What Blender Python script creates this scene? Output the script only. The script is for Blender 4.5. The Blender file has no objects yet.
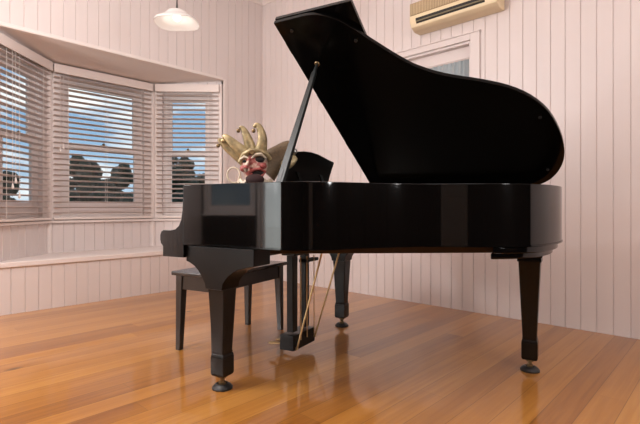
import bpy, bmesh, math, random
from mathutils import Vector, Matrix
random.seed(7)
R = math.radians
scene = bpy.context.scene
COL = scene.collection

# ------------------------------------------------------------------ frame of reference
# world: +x runs along the long boarded wall (to the viewer's right), +y along the bay wall
YAW = R(43.045); CS, SN = math.cos(YAW), math.sin(YAW)
XW, YW = -4.498, 3.732          # faces of the bay wall and of the long wall
XE, YS = 2.45, -3.30            # faces of the walls behind the viewer
CEIL = 3.57
def world(X, D, z=0.0):         # a place X metres right of and D metres ahead of the viewpoint
    return Vector((X*CS - D*SN, X*SN + D*CS, z))

# ------------------------------------------------------------------ mesh helpers
class MB:
    def __init__(self): self.v = []; self.f = []; self.m = []
    def add(self, vs, fs, mi=0):
        n = len(self.v); self.v += [tuple(v) for v in vs]
        self.f += [tuple(i+n for i in f) for f in fs]; self.m += [mi]*len(fs)
        return self
    def box(self, x0, x1, y0, y1, z0, z1, mi=0):
        vs = [(x, y, z) for z in (z0, z1) for y in (y0, y1) for x in (x0, x1)]
        return self.add(vs, [(0,2,3,1),(4,5,7,6),(0,1,5,4),(2,6,7,3),(0,4,6,2),(1,3,7,5)], mi)
    def hexa(self, lo, hi, mi=0):   # two quads of four points
        return self.add(list(lo)+list(hi), [(3,2,1,0),(4,5,6,7),(0,1,5,4),(1,2,6,5),(2,3,7,6),(3,0,4,7)], mi)
    def prism(self, pts, fn, t0, t1, mi=0):   # outline swept from t0 to t1 ; fn(a, b, t) -> point
        n = len(pts)
        vs = [fn(a, b, t0) for a, b in pts] + [fn(a, b, t1) for a, b in pts]
        fs = [tuple(range(n-1, -1, -1)), tuple(range(n, 2*n))]
        fs += [(i, (i+1) % n, n+(i+1) % n, n+i) for i in range(n)]
        return self.add(vs, fs, mi)
    def tube(self, path, rad, seg=10, mi=0, flat=1.0):
        path = [Vector(p) for p in path]; n = len(path)
        if not hasattr(rad, '__len__'): rad = [rad]*n
        vs = []; ref = None
        for i, p in enumerate(path):
            t = (path[min(i+1, n-1)] - path[max(i-1, 0)]).normalized()
            if ref is None:
                ref = Vector((0,0,1)) if abs(t.z) < .9 else Vector((1,0,0))
            a = (ref - t*ref.dot(t)).normalized(); b = t.cross(a); ref = a
            for k in range(seg):
                th = 2*math.pi*k/seg
                vs.append(p + a*math.cos(th)*rad[i] + b*math.sin(th)*rad[i]*flat)
        fs = [(i*seg+k, i*seg+(k+1) % seg, (i+1)*seg+(k+1) % seg, (i+1)*seg+k) for i in range(n-1) for k in range(seg)]
        fs += [tuple(range(seg-1, -1, -1)), tuple((n-1)*seg+k for k in range(seg))]
        return self.add(vs, fs, mi)
    def lathe(self, prof, c=(0,0,0), seg=32, mi=0, caps=True, mat=None):
        vs = []
        for r, z in prof:
            for k in range(seg):
                th = 2*math.pi*k/seg
                p = Vector((r*math.cos(th), r*math.sin(th), z))
                if mat is not None: p = mat @ p
                vs.append(p + Vector(c))
        n = len(prof)
        fs = [(i*seg+k, i*seg+(k+1) % seg, (i+1)*seg+(k+1) % seg, (i+1)*seg+k) for i in range(n-1) for k in range(seg)]
        if caps: fs += [tuple(range(seg-1, -1, -1)), tuple((n-1)*seg+k for k in range(seg))]
        return self.add(vs, fs, mi)
    def ball(self, c, rx, ry=None, rz=None, seg=16, rings=10, mi=0):
        ry = ry or rx; rz = rz or rx
        prof = [(math.sin(math.pi*i/rings), -math.cos(math.pi*i/rings)) for i in range(rings+1)]
        prof[0] = (.02, -1); prof[-1] = (.02, 1)
        return self.lathe(prof, c, seg, mi, True, Matrix.Diagonal((rx, ry, rz)))
    def build(self, name, mats, parent=None, bevel=0, smooth=True, angle=32, seg=2, recalc=True):
        me = bpy.data.meshes.new(name)
        me.from_pydata(self.v, [], self.f); me.update()
        for m in (mats if isinstance(mats, (list, tuple)) else [mats]): me.materials.append(m)
        me.polygons.foreach_set('material_index', self.m)
        bm = bmesh.new(); bm.from_mesh(me)
        if recalc: bmesh.ops.recalc_face_normals(bm, faces=bm.faces)
        if bevel:
            es = [e for e in bm.edges if len(e.link_faces) == 2 and e.calc_face_angle(0) > R(40)]
            bmesh.ops.bevel(bm, geom=es, offset=bevel, segments=seg, profile=.5, affect='EDGES', clamp_overlap=True)
        for f in bm.faces: f.smooth = smooth
        for e in bm.edges:
            e.smooth = not (len(e.link_faces) == 2 and e.calc_face_angle(0) > R(angle))
        bm.to_mesh(me); bm.free()
        o = bpy.data.objects.new(name, me); COL.objects.link(o)
        if bevel and smooth:
            wn = o.modifiers.new('weighted_normal', 'WEIGHTED_NORMAL'); wn.keep_sharp = True; wn.weight = 100; wn.mode = 'FACE_AREA'
        if parent: o.parent = parent
        return o
def tag(o, label, cat, group=None):
    o['label'] = label; o['category'] = cat
    if group: o['group'] = group
    return o
def thing(name, label, cat, loc=(0,0,0), rz=0.0, group=None):
    o = bpy.data.objects.new(name, None); COL.objects.link(o)
    o.location = loc; o.rotation_euler = (0, 0, rz); o.empty_display_size = .1
    return tag(o, label, cat, group)
def struct(o):
    o['kind'] = 'structure'; return o
def copy_tree(o, parent=None):
    c = o.copy(); COL.objects.link(c)
    if parent: c.parent = parent
    for ch in list(o.children): copy_tree(ch, c)
    return c
def smooth_path(pts, sub=4, closed=False):
    P = [Vector(p) for p in pts]; n = len(P); out = []
    for i in range(n-1):
        p0, p1, p2, p3 = P[max(i-1, 0)], P[i], P[i+1], P[min(i+2, n-1)]
        for s in range(sub):
            t = s/sub
            out.append(.5*((2*p1)+(p2-p0)*t+(2*p0-5*p1+4*p2-p3)*t*t+(3*p1-p0-3*p2+p3)*t**3))
    out.append(P[-1]); return out
def inset(path, d):             # shift an open 2-D path to its left by d
    out = []; n = len(path)
    for i, p in enumerate(path):
        t = (path[min(i+1, n-1)] - path[max(i-1, 0)]).normalized()
        out.append(p + Vector((-t.y, t.x))*d)
    return out

# ------------------------------------------------------------------ materials
def mat(name, col, rough=.5, metal=0, coat=0, spec=.5, coat_rough=.05, bump=0, bump_scale=80, vary=0, vary_scale=6):
    m = bpy.data.materials.new(name); m.use_nodes = True
    N, L = m.node_tree.nodes, m.node_tree.links
    b = N['Principled BSDF']
    b.inputs['Base Color'].default_value = (*col, 1); b.inputs['Roughness'].default_value = rough
    b.inputs['Metallic'].default_value = metal; b.inputs['Coat Weight'].default_value = coat
    b.inputs['Coat Roughness'].default_value = coat_rough; b.inputs['Specular IOR Level'].default_value = spec
    tc = N.new('ShaderNodeTexCoord')
    if vary:
        nz = N.new('ShaderNodeTexNoise'); nz.inputs['Scale'].default_value = vary_scale; nz.inputs['Detail'].default_value = 6
        L.new(tc.outputs['Object'], nz.inputs['Vector'])
        mr = N.new('ShaderNodeMapRange'); mr.inputs['To Min'].default_value = 1-vary; mr.inputs['To Max'].default_value = 1+vary
        L.new(nz.outputs['Fac'], mr.inputs['Value'])
        mx = N.new('ShaderNodeVectorMath'); mx.operation = 'SCALE'; mx.inputs[0].default_value = col
        L.new(mr.outputs['Result'], mx.inputs['Scale']); L.new(mx.outputs['Vector'], b.inputs['Base Color'])
    if bump:
        nz = N.new('ShaderNodeTexNoise'); nz.inputs['Scale'].default_value = bump_scale; nz.inputs['Detail'].default_value = 3
        L.new(tc.outputs['Object'], nz.inputs['Vector'])
        bp = N.new('ShaderNodeBump'); bp.inputs['Strength'].default_value = bump; bp.inputs['Distance'].default_value = .002
        L.new(nz.outputs['Fac'], bp.inputs['Height']); L.new(bp.outputs['Normal'], b.inputs['Normal'])
    return m
M = {}
M['wall'] = mat('painted_boards', (.71, .63, .612), .42, vary=.03, vary_scale=2.0, bump=.15, bump_scale=30)
M['reflection_dark'] = mat('reflection_dark_boards', (.009, .005, .0035), .6, spec=.2)
M['door'] = mat('brown_grey_door_paint', (.26, .22, .19), .4)
M['trim'] = mat('gloss_trim_paint', (.78, .70, .67), .5)
M['ceil'] = mat('ceiling_paint', (.78, .73, .70), .6)
M['slat'] = mat('blind_slat', (.66, .575, .55), .45)
M['valance'] = mat('blind_valance', (.78, .69, .65), .4)
M['cord'] = mat('blind_cord', (.80, .74, .70), .7)
M['black'] = mat('black_piano_lacquer', (.0025, .0022, .0022), .10, spec=.3, vary=.2, vary_scale=9)
M['black_lid'] = mat('black_lid_lacquer', (.002, .0018, .0018), .14, spec=.16)
M['black_side'] = mat('black_piano_side', (.0025, .0021, .002), .045, spec=.42)
M['black_matt'] = mat('black_worn_wood', (.004, .003, .0026), .30, spec=.22, vary=.4, vary_scale=20, bump=.1)
M['dark_leg'] = mat('dark_leg_wood', (.0055, .0038, .0028), .24, spec=.3, vary=.35, vary_scale=14)
M['stick'] = mat('prop_stick_paint', (.012, .0135, .0135), .4, spec=.35)
M['under'] = mat('underside_wood', (.035, .018, .008), .5, vary=.3, vary_scale=5)
M['bench'] = mat('bench_wood', (.014, .010, .008), .28, vary=.4, vary_scale=18)
M['bench_top'] = mat('bench_top', (.020, .016, .015), .20)
M['brass'] = mat('brass', (.58, .42, .22), .35, .75, vary=.25, vary_scale=40)
M['old_brass'] = mat('old_brass', (.24, .17, .09), .4, .9, vary=.5, vary_scale=60)
M['plate'] = mat('gold_iron_plate', (.12, .07, .022), .5, .5)
M['rubber'] = mat('dark_rubber', (.012, .011, .011), .45)
M['ivory'] = mat('ivory_key', (.75, .70, .60), .3)
M['ebony'] = mat('ebony_key', (.008, .008, .008), .3)
M['felt'] = mat('red_felt', (.15, .01, .012), .9)
M['steel'] = mat('steel_wire', (.45, .44, .43), .3, 1.0)
M['acbody'] = mat('aged_cream_plastic', (.80, .655, .43), .42, vary=.06, vary_scale=7)
M['acgrille'] = mat('tan_grille_plastic', (.60, .455, .28), .5)
M['acgroove'] = mat('tan_grille_groove', (.30, .21, .11), .6)
M['acdark'] = mat('dark_outlet', (.018, .014, .010), .6)
M['aclouvre'] = mat('olive_louvre', (.20, .17, .10), .45)
M['acmark'] = mat('brown_print', (.22, .16, .09), .6)
M['gold'] = mat('jester_gold', (.36, .285, .155), .34, .35, vary=.95, vary_scale=38, bump=.8, bump_scale=150)
M['darkgold'] = mat('jester_dark_brocade', (.13, .085, .045), .5, .25, vary=.7, vary_scale=90, bump=.6, bump_scale=200)
M['cream'] = mat('jester_cream', (.66, .57, .44), .5, vary=.2, vary_scale=50)
M['maroon'] = mat('jester_maroon', (.030, .008, .008), .85, vary=.4, vary_scale=40)
M['lips'] = mat('jester_red', (.33, .07, .06), .45, vary=.3, vary_scale=60)
M['hollow'] = mat('jester_hollow', (.012, .008, .007), .8)
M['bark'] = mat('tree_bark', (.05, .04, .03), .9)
M['lamp_metal'] = mat('lamp_fitting', (.10, .09, .085), .4, .6)
M['grass'] = mat('far_grass', (.05, .08, .03), .95, vary=.4, vary_scale=.2)

def face_mat():                 # cream painted face with red patches
    m = mat('jester_face_paint', (.6, .5, .4), .42)
    N, L = m.node_tree.nodes, m.node_tree.links
    tc = N.new('ShaderNodeTexCoord'); nz = N.new('ShaderNodeTexNoise'); nz.inputs['Scale'].default_value = 26; nz.inputs['Detail'].default_value = 4
    L.new(tc.outputs['Object'], nz.inputs['Vector'])
    cr = N.new('ShaderNodeValToRGB'); e = cr.color_ramp.elements
    e[0].position = .46; e[0].color = (.62, .50, .40, 1); e[1].position = .56; e[1].color = (.36, .085, .075, 1)
    L.new(nz.outputs['Fac'], cr.inputs['Fac']); L.new(cr.outputs['Color'], N['Principled BSDF'].inputs['Base Color'])
    return m
M['face'] = face_mat()

def floor_mat():
    m = bpy.data.materials.new('varnished_pine_boards'); m.use_nodes = True
    N, L = m.node_tree.nodes, m.node_tree.links; b = N['Principled BSDF']
    tc = N.new('ShaderNodeTexCoord'); sp = N.new('ShaderNodeSeparateXYZ'); L.new(tc.outputs['Object'], sp.inputs[0])
    def math_(op, a, bv=None, cv=None):
        n = N.new('ShaderNodeMath'); n.operation = op
        for i, v in enumerate((a, bv, cv)):
            if v is None: continue
            if hasattr(v, 'links') or hasattr(v, 'is_linked'): L.new(v, n.inputs[i])
            else: n.inputs[i].default_value = v
        return n.outputs[0]
    BW = .128
    q = math_('DIVIDE', sp.outputs['X'], BW); fl = math_('FLOOR', q); fr = math_('FRACT', q)
    wn = N.new('ShaderNodeTexWhiteNoise'); wn.noise_dimensions = '1D'; L.new(fl, wn.inputs['W'])
    # each board is cut to lengths, every length its own tone
    yo = math_('MULTIPLY', wn.outputs['Value'], 3.1); yq = math_('DIVIDE', math_('ADD', sp.outputs['Y'], yo), 3.4)
    yf = math_('FLOOR', yq); yfr = math_('FRACT', yq)
    wn2 = N.new('ShaderNodeTexWhiteNoise'); wn2.noise_dimensions = '2D'
    cmb = N.new('ShaderNodeCombineXYZ'); L.new(fl, cmb.inputs[0]); L.new(yf, cmb.inputs[1]); L.new(cmb.outputs[0], wn2.inputs['Vector'])
    # grain, stretched along the boards
    gv = N.new('ShaderNodeCombineXYZ')
    L.new(math_('MULTIPLY', sp.outputs['X'], 42), gv.inputs[0]); L.new(math_('MULTIPLY', sp.outputs['Y'], 1.6), gv.inputs[1])
    L.new(math_('MULTIPLY', fl, 7.3), gv.inputs[2])
    g = N.new('ShaderNodeTexNoise'); g.inputs['Scale'].default_value = 1; g.inputs['Detail'].default_value = 6; g.inputs['Distortion'].default_value = .6
    L.new(gv.outputs[0], g.inputs['Vector'])
    gv2 = N.new('ShaderNodeCombineXYZ')
    L.new(math_('MULTIPLY', sp.outputs['X'], 6), gv2.inputs[0]); L.new(math_('MULTIPLY', sp.outputs['Y'], .8), gv2.inputs[1]); L.new(fl, gv2.inputs[2])
    g2 = N.new('ShaderNodeTexNoise'); g2.inputs['Scale'].default_value = 1; g2.inputs['Detail'].default_value = 3
    L.new(gv2.outputs[0], g2.inputs['Vector'])
    t = math_('ADD', math_('MULTIPLY', wn2.outputs['Value'], .34), math_('MULTIPLY', g.outputs['Fac'], .42))
    t = math_('ADD', t, math_('MULTIPLY', g2.outputs['Fac'], .38)); t = math_('SUBTRACT', t, .14)
    cr = N.new('ShaderNodeValToRGB'); e = cr.color_ramp.elements
    e[0].position = .10; e[0].color = (.20, .062, .010, 1); e[1].position = .92; e[1].color = (.61, .312, .080, 1)
    x = e.new(.5); x.color = (.42, .175, .034, 1)
    L.new(t, cr.inputs['Fac'])
    # knots
    kv = N.new('ShaderNodeCombineXYZ'); L.new(math_('MULTIPLY', sp.outputs['X'], 2.6), kv.inputs[0]); L.new(math_('MULTIPLY', sp.outputs['Y'], 1.15), kv.inputs[1])
    vo = N.new('ShaderNodeTexVoronoi'); vo.inputs['Scale'].default_value = 1; vo.inputs['Randomness'].default_value = 1
    L.new(kv.outputs[0], vo.inputs['Vector'])
    kn = N.new('ShaderNodeMapRange'); kn.inputs['From Min'].default_value = .03; kn.inputs['From Max'].default_value = .075
    kn.inputs['To Min'].default_value = .25; kn.inputs['To Max'].default_value = 1
    L.new(vo.outputs['Distance'], kn.inputs['Value'])
    # gaps between boards and at their ends
    d = math_('ABSOLUTE', math_('SUBTRACT', fr, .5)); gap = math_('GREATER_THAN', d, .488)
    de = math_('ABSOLUTE', math_('SUBTRACT', yfr, .5)); gap2 = math_('GREATER_THAN', de, .4998)
    gp = math_('MAXIMUM', gap, gap2); gm = math_('SUBTRACT', 1.0, math_('MULTIPLY', gp, .45))
    sc = N.new('ShaderNodeVectorMath'); sc.operation = 'SCALE'; L.new(cr.outputs['Color'], sc.inputs[0])
    L.new(math_('MULTIPLY', gm, kn.outputs['Result']), sc.inputs['Scale'])
    L.new(sc.outputs['Vector'], b.inputs['Base Color'])
    b.inputs['Roughness'].default_value = .30; b.inputs['Coat Weight'].default_value = .8; b.inputs['Coat Roughness'].default_value = .07; b.inputs['Coat IOR'].default_value = 1.4
    b.inputs['Specular IOR Level'].default_value = .2
    w = N.new('ShaderNodeTexNoise'); w.inputs['Scale'].default_value = 5; L.new(tc.outputs['Object'], w.inputs['Vector'])
    hh = math_('SUBTRACT', math_('ADD', math_('MULTIPLY', w.outputs['Fac'], .5), math_('MULTIPLY', g.outputs['Fac'], .12)), math_('MULTIPLY', gp, .3))
    bp = N.new('ShaderNodeBump'); bp.inputs['Strength'].default_value = .12; bp.inputs['Distance'].default_value = .01
    L.new(hh, bp.inputs['Height']); L.new(bp.outputs['Normal'], b.inputs['Normal'])
    return m
M['floor'] = floor_mat()

def glass_mat():
    m = bpy.data.materials.new('window_glass'); m.use_nodes = True
    N, L = m.node_tree.nodes, m.node_tree.links; N.remove(N['Principled BSDF'])
    tr = N.new('ShaderNodeBsdfTransparent'); tr.inputs[0].default_value = (.94, .97, .97, 1)
    gl = N.new('ShaderNodeBsdfGlossy'); gl.inputs['Roughness'].default_value = .02
    lw = N.new('ShaderNodeLayerWeight'); lw.inputs['Blend'].default_value = .5
    pw5 = N.new('ShaderNodeMath'); pw5.operation = 'POWER'; L.new(lw.outputs['Facing'], pw5.inputs[0]); pw5.inputs[1].default_value = 5
    ma = N.new('ShaderNodeMath'); ma.operation = 'MULTIPLY_ADD'; L.new(pw5.outputs[0], ma.inputs[0]); ma.inputs[1].default_value = .9; ma.inputs[2].default_value = .03
    mx = N.new('ShaderNodeMixShader'); L.new(ma.outputs[0], mx.inputs[0]); L.new(tr.outputs[0], mx.inputs[1]); L.new(gl.outputs[0], mx.inputs[2])
    L.new(mx.outputs[0], N['Material Output'].inputs[0]); return m
M['glass'] = glass_mat()

def translucent(name, col, tcol, rough=.3, fac=.5, stripes=0):
    m = bpy.data.materials.new(name); m.use_nodes = True
    N, L = m.node_tree.nodes, m.node_tree.links; b = N['Principled BSDF']
    b.inputs['Base Color'].default_value = (*col, 1); b.inputs['Roughness'].default_value = rough
    t = N.new('ShaderNodeBsdfTranslucent'); t.inputs[0].default_value = (*tcol, 1)
    mx = N.new('ShaderNodeMixShader'); mx.inputs[0].default_value = fac
    L.new(b.outputs[0], mx.inputs[1]); L.new(t.outputs[0], mx.inputs[2]); L.new(mx.outputs[0], N['Material Output'].inputs[0]); return m
M['shade'] = translucent('opal_glass', (.80, .77, .76), (.80, .77, .75), .25, .3)
M['curtain'] = translucent('grey_blue_curtain', (.60, .65, .67), (.60, .67, .70), .8, .45)

def emit(name, col, s):
    m = bpy.data.materials.new(name); m.use_nodes = True
    N, L = m.node_tree.nodes, m.node_tree.links; N.remove(N['Principled BSDF'])
    e = N.new('ShaderNodeEmission'); e.inputs[0].default_value = (*col, 1); e.inputs[1].default_value = s
    L.new(e.outputs[0], N['Material Output'].inputs[0]); return m
M['bulb'] = emit('lit_bulb', (1, .95, .88), 1.6)

def leaf_mat(name, a, b_):
    m = mat(name, a, .7); N, L = m.node_tree.nodes, m.node_tree.links
    tc = N.new('ShaderNodeTexCoord'); nz = N.new('ShaderNodeTexNoise'); nz.inputs['Scale'].default_value = 3.0; nz.inputs['Detail'].default_value = 5
    L.new(tc.outputs['Object'], nz.inputs['Vector'])
    cr = N.new('ShaderNodeValToRGB'); e = cr.color_ramp.elements
    e[0].position = .35; e[0].color = (*a, 1); e[1].position = .7; e[1].color = (*b_, 1)
    L.new(nz.outputs['Fac'], cr.inputs['Fac']); L.new(cr.outputs['Color'], N['Principled BSDF'].inputs['Base Color']); return m
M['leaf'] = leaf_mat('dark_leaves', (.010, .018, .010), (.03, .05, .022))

# ------------------------------------------------------------------ room shell
BOARD, GROOVE, GDEEP = .1024, .0085, .007
def boards(name, p0, p1, z0, z1, phase=0.0, thick=.06, m='wall', flip=False, parent=None):
    """vertical V-jointed boarding from p0 to p1 (plan), facing the left-hand side of p0->p1 unless flip"""
    p0, p1 = Vector(p0), Vector(p1); L = (p1-p0).length; t = (p1-p0)/L
    n = Vector((-t.y, t.x)) * (-1 if flip else 1)
    prof = [(0, 0)]; s = phase % BOARD
    while s < L:
        if s-GROOVE/2 > 0 and s+GROOVE/2 < L:
            prof += [(s-GROOVE/2, 0), (s, -GDEEP), (s+GROOVE/2, 0)]
        s += BOARD
    prof += [(L, 0)]
    mb = MB(); V = []
    for a, d in prof:
        p = p0 + t*a + n*d; V += [(p.x, p.y, z0), (p.x, p.y, z1)]
    k = len(prof)
    for a, d in ((0, -thick), (L, -thick)):
        p = p0 + t*a + n*d; V += [(p.x, p.y, z0), (p.x, p.y, z1)]
    F = [(2*i, 2*i+2, 2*i+3, 2*i+1) for i in range(k-1)]
    b0 = 2*k
    F += [(b0, b0+1, b0+3, b0+2), (0, 1, b0+1, b0), (2*k-2, b0+2, b0+3, 2*k-1)]
    F += [tuple(2*i for i in range(k-1, -1, -1)) + (b0, b0+2), tuple(2*i+1 for i in range(k)) + (b0+3, b0+1)]
    mb.add(V, F)
    o = mb.build(name, M[m], parent, smooth=False)
    return o if parent else struct(o)

mb = MB(); mb.box(XW-.06, XE+.06, YS-.06, YW+.06, -.08, 0); struct(mb.build('floor', M['floor'], smooth=False))
mb = MB(); mb.box(XW-.06, XE+.06, YS-.06, YW+.06, CEIL, CEIL+.06); struct(mb.build('ceiling', M['ceil'], smooth=False))

# opening in the bay wall and the plan of the bay
OY0, OY1 = .86, 3.125; OZ = 2.42; SEAT = .44
BD = .60
B0, B1, B2, B3 = Vector((XW-.035, .865)), Vector((XW-BD, 1.450)), Vector((XW-BD, 2.550)), Vector((XW-.035, 3.125))
# bay wall (the window seat front below is flush with it)
boards('wall_left', (XW, OY0), (XW, YS), 0, CEIL, .03)
boards('wall_left', (XW, YW), (XW, OY1), SEAT-.045, CEIL, .02)
boards('wall_left', (XW, OY1), (XW, OY0), OZ, CEIL, .09)
boards('wall_left', (XW, YW), (XW, OY0), 0, SEAT-.045, .075)
# long boarded wall with its window opening
WX0, WX1, WZ0, WZ1 = -2.78, -1.70, .95, 2.345
ph = (-.552 - XW) % BOARD
def longwall(x0, x1, z0, z1): boards('wall_right', (x0, YW), (x1, YW), z0, z1, (-.552 - x0) % BOARD, flip=True)
longwall(XW, WX0, 0, CEIL); longwall(WX1, XE, 0, CEIL)
longwall(WX0, WX1, 0, WZ0); longwall(WX0, WX1, WZ1, CEIL)
# walls behind the viewpoint, with their own windows
BKW = [(-4.46, -3.57, .80, 2.30), (-3.54, -2.50, .06, 2.20)]
xs = XW
DARK_TOP = 1.62
def farwall(nm, p, q, z0, z1):   # lower boards made near-black to keep the piano's reflections dark, painted boards above
    if z0 < DARK_TOP: boards(nm, p, q, z0, min(z1, DARK_TOP), .02, m='reflection_dark')
    if z1 > DARK_TOP: boards(nm, p, q, max(z0, DARK_TOP), z1, .02)
for (a, b, z0, z1) in BKW:
    farwall('wall_back', (xs, YS), (a, YS), 0, CEIL); farwall('wall_back', (a, YS), (b, YS), 0, z0); farwall('wall_back', (a, YS), (b, YS), z1, CEIL); xs = b
farwall('wall_back', (xs, YS), (XE, YS), 0, CEIL)
ESW = []
ys = YS
for (a, b, z0, z1) in ESW:
    farwall('wall_east', (XE, ys), (XE, a), 0, CEIL); farwall('wall_east', (XE, a), (XE, b), 0, z0); farwall('wall_east', (XE, a), (XE, b), z1, CEIL); ys = b
farwall('wall_east', (XE, ys), (XE, YW), 0, CEIL)

mb = MB(); mb.box(XE-.035, XE+.0, -1.65, -.80, .01, 2.05)
for y0, y1 in ((-1.55, -1.26), (-1.19, -.90)):
    for z0, z1 in ((.2, .9), (1.05, 1.9)): mb.box(XE-.045, XE-.03, y0, y1, z0, z1)
struct(mb.build('door_1', M['door'], bevel=.006))
# cornice
def cornice(name, p0, p1, n):
    p0, p1, n = Vector(p0), Vector(p1), Vector(n)
    prof = [(0, -.075), (.012, -.075), (.018, -.05), (.045, -.022), (.05, -.008), (.05, 0), (0, 0)]
    mb = MB(); mb.prism(prof, lambda a, b, t: (*(p0+(p1-p0)*t+n*a), CEIL+b), 0, 1); struct(mb.build(name, M['trim'], smooth=False))
cornice('trim_1', (XW, YS), (XW, YW), (1, 0)); cornice('trim_2', (XW, YW), (XE, YW), (0, -1))

# bay walls under the windows, their corner posts, ledge, soffit
def off(p, q, d):               # unit vector outward (away from the room) of a bay face p->q times d
    t = (q-p).normalized(); return Vector((-t.y, t.x))*d
SILL = .765
for nm, p, q in (('wall_bay_left', B0, B1), ('wall_bay_centre', B1, B2), ('wall_bay_right', B2, B3)):
    boards(nm, p, q, SEAT-.04, SILL, .03, thick=.05, flip=True)
    boards(nm, p, q, 2.36, 2.56, .03, thick=.05, flip=True)
# ledge board of the window seat with a rounded front
prof = [(XW+.014, OY0-.02), (XW+.014, OY1+.05)]
mb = MB()
seat = [(XW+.016, OY0-.05), (XW+.016, OY1+.60), (XW, OY1+.60), (XW, OY1), tuple(B3), tuple(B2), tuple(B1), tuple(B0), (XW, OY0), (XW, OY0-.05)]
mb.prism(seat, lambda a, b, t: (a, b, t), SEAT-.045, SEAT); struct(mb.build('trim_3', M['trim'], bevel=.008))
# sloping soffit of the bay and the rounded edge of the opening
so = MB()
fr = [Vector((XW+.004, OY0)), Vector((XW+.004, OY1))]
lo = [(fr[0].x, fr[0].y, OZ), (fr[1].x, fr[1].y, OZ), (B2.x, B2.y, 2.362), (B1.x, B1.y, 2.362)]
# three soffit boards falling towards the window heads
def slab(pts, th=.03):
    up = [(x, y, z+th) for x, y, z in pts]; n = len(pts)
    so.add(list(pts)+up, [tuple(range(n-1, -1, -1)), tuple(range(n, 2*n))]+[(i, (i+1) % n, n+(i+1) % n, n+i) for i in range(n)])
slab(lo)
slab([(fr[0].x, fr[0].y, OZ), (B1.x, B1.y, 2.362), (B0.x, B0.y, 2.405)])
slab([(fr[1].x, fr[1].y, OZ), (B3.x, B3.y, 2.405), (B2.x, B2.y, 2.362)])
struct(so.build('trim_4', M['trim'], smooth=False))
mb = MB(); mb.tube([(XW+.002, OY0-.02, OZ+.002), (XW+.002, OY1+.02, OZ+.002)], .012, 12); struct(mb.build('trim_5', M['trim']))
mb = MB(); mb.box(XW-.05, XW+.012, OY1, OY1+.045, SEAT, OZ+.012); struct(mb.build('trim_6', M['trim'], bevel=.004))
mb = MB(); mb.box(XW-.05, XW+.012, OY0-.045, OY0, SEAT, OZ+.012); struct(mb.build('trim_7', M['trim'], bevel=.004))

# ------------------------------------------------------------------ sash windows
WN = [0]
def frame_of(p, q, outward):    # local frame of a wall opening: x along p->q, y outward, z up
    p, q = Vector(p), Vector(q); t = (q-p).normalized()
    m = Matrix(((t.x, outward.x, 0, p.x), (t.y, outward.y, 0, p.y), (0, 0, 1, 0), (0, 0, 0, 1)))
    return m, (q-p).length
def window(p, q, outward, z0, z1, y0=.0, jamb=.05, stile=.055, mid=1.54, sill=True, rail=0.0):
    WN[0] += 1
    m, L = frame_of(p, q, outward)
    root = bpy.data.objects.new('window_%d' % WN[0], None); COL.objects.link(root); root.matrix_world = m; struct(root)
    j = jamb
    mb = MB(); mb.box(0, j, y0, y0+.10, z0, z1); mb.box(L-j, L, y0, y0+.10, z0, z1)
    mb.box(j, L-j, y0, y0+.10, z1-j, z1); mb.box(j, L-j, y0, y0+.12, z0, z0+.05)
    mb.build('window_frame', M['trim'], root, bevel=.004)
    a, b = j, L-j
    for nm, s0, s1, yy, br, tr in (('lower_sash', z0+.05, mid+.03, y0+.045, .085+rail*.7, .04), ('upper_sash', mid-.015, z1-j, y0+.075, .04, .06+rail*.4)):
        mb = MB(); mb.box(a, a+stile, yy, yy+.03, s0, s1); mb.box(b-stile, b, yy, yy+.03, s0, s1)
        mb.box(a+stile, b-stile, yy, yy+.03, s0, s0+br); mb.box(a+stile, b-stile, yy, yy+.03, s1-tr, s1)
        s = mb.build(nm, M['trim'], root, bevel=.003)
        mb = MB(); mb.box(a+stile, b-stile, yy+.013, yy+.017, s0+br, s1-tr); mb.build('glass_pane', M['glass'], s, smooth=False)
    mb = MB(); c = (a+b)/2; mb.box(c-.03, c+.03, y0+.03, y0+.05, mid+.03, mid+.045); mb.lathe([(.012, 0), (.016, .012), (.006, .022)], (c, y0+.04, mid+.045), 12)
    mb.build('sash_lock', M['old_brass'], root)
    if sill:
        mb = MB(); mb.box(-.02, L+.02, y0-.035, y0+.10, z0-.022, z0+.004); mb.build('window_sill', M['trim'], root, bevel=.006)
    return root, m, L
for p, q in ((B0, B1), (B1, B2), (B2, B3)):
    t = (q-p).normalized(); o = Vector((-t.y, t.x))
    window(p, q, o, SILL, 2.36, y0=.0, jamb=.105, stile=.10, rail=.07)
# posts where the bay faces meet
for k, P in enumerate((B1, B2, B0, B3)):
    mb = MB(); mb.lathe([(.034, SEAT), (.034, 2.37)], (P.x-.012, P.y, 0), 16); struct(mb.build('trim_%d' % (8+k), M['trim']))
# window in the long wall: deep moulded casing
wr, wm, WL = window((WX0, YW), (WX1, YW), Vector((0, 1)), WZ0, WZ1, y0=.10, sill=True)
mb = MB()
CW = .085
for a, b, z0, z1 in ((-CW, .0, WZ0-.02, WZ1+.055), (WL, WL+CW, WZ0-.02, WZ1+.055), (0, WL, WZ1, WZ1+.055)):
    mb.box(a, b, -.022, .0, z0, z1)
mb.box(-CW-.006, WL+CW+.006, -.028, 0, WZ1+.055, WZ1+.068)
mb.build('casing', M['wall'], wr, bevel=.005)
mb = MB(); mb.box(.0, WL, .0, .10, WZ1-.022, WZ1); mb.box(.0, WL, .055, .10, WZ1-.125, WZ1-.022); mb.box(0, .018, 0, .10, WZ0, WZ1-.022); mb.box(WL-.018, WL, 0, .10, WZ0, WZ1-.022)
mb.build('reveal_lining', M['wall'], wr, bevel=.004)
for (a, b, z0, z1) in BKW: window((a, YS), (b, YS), Vector((0, -1)), z0, z1, y0=.0)
for (a, b, z0, z1) in ESW: window((XE, a), (XE, b), Vector((1, 0)), z0, z1, y0=.0)
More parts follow.
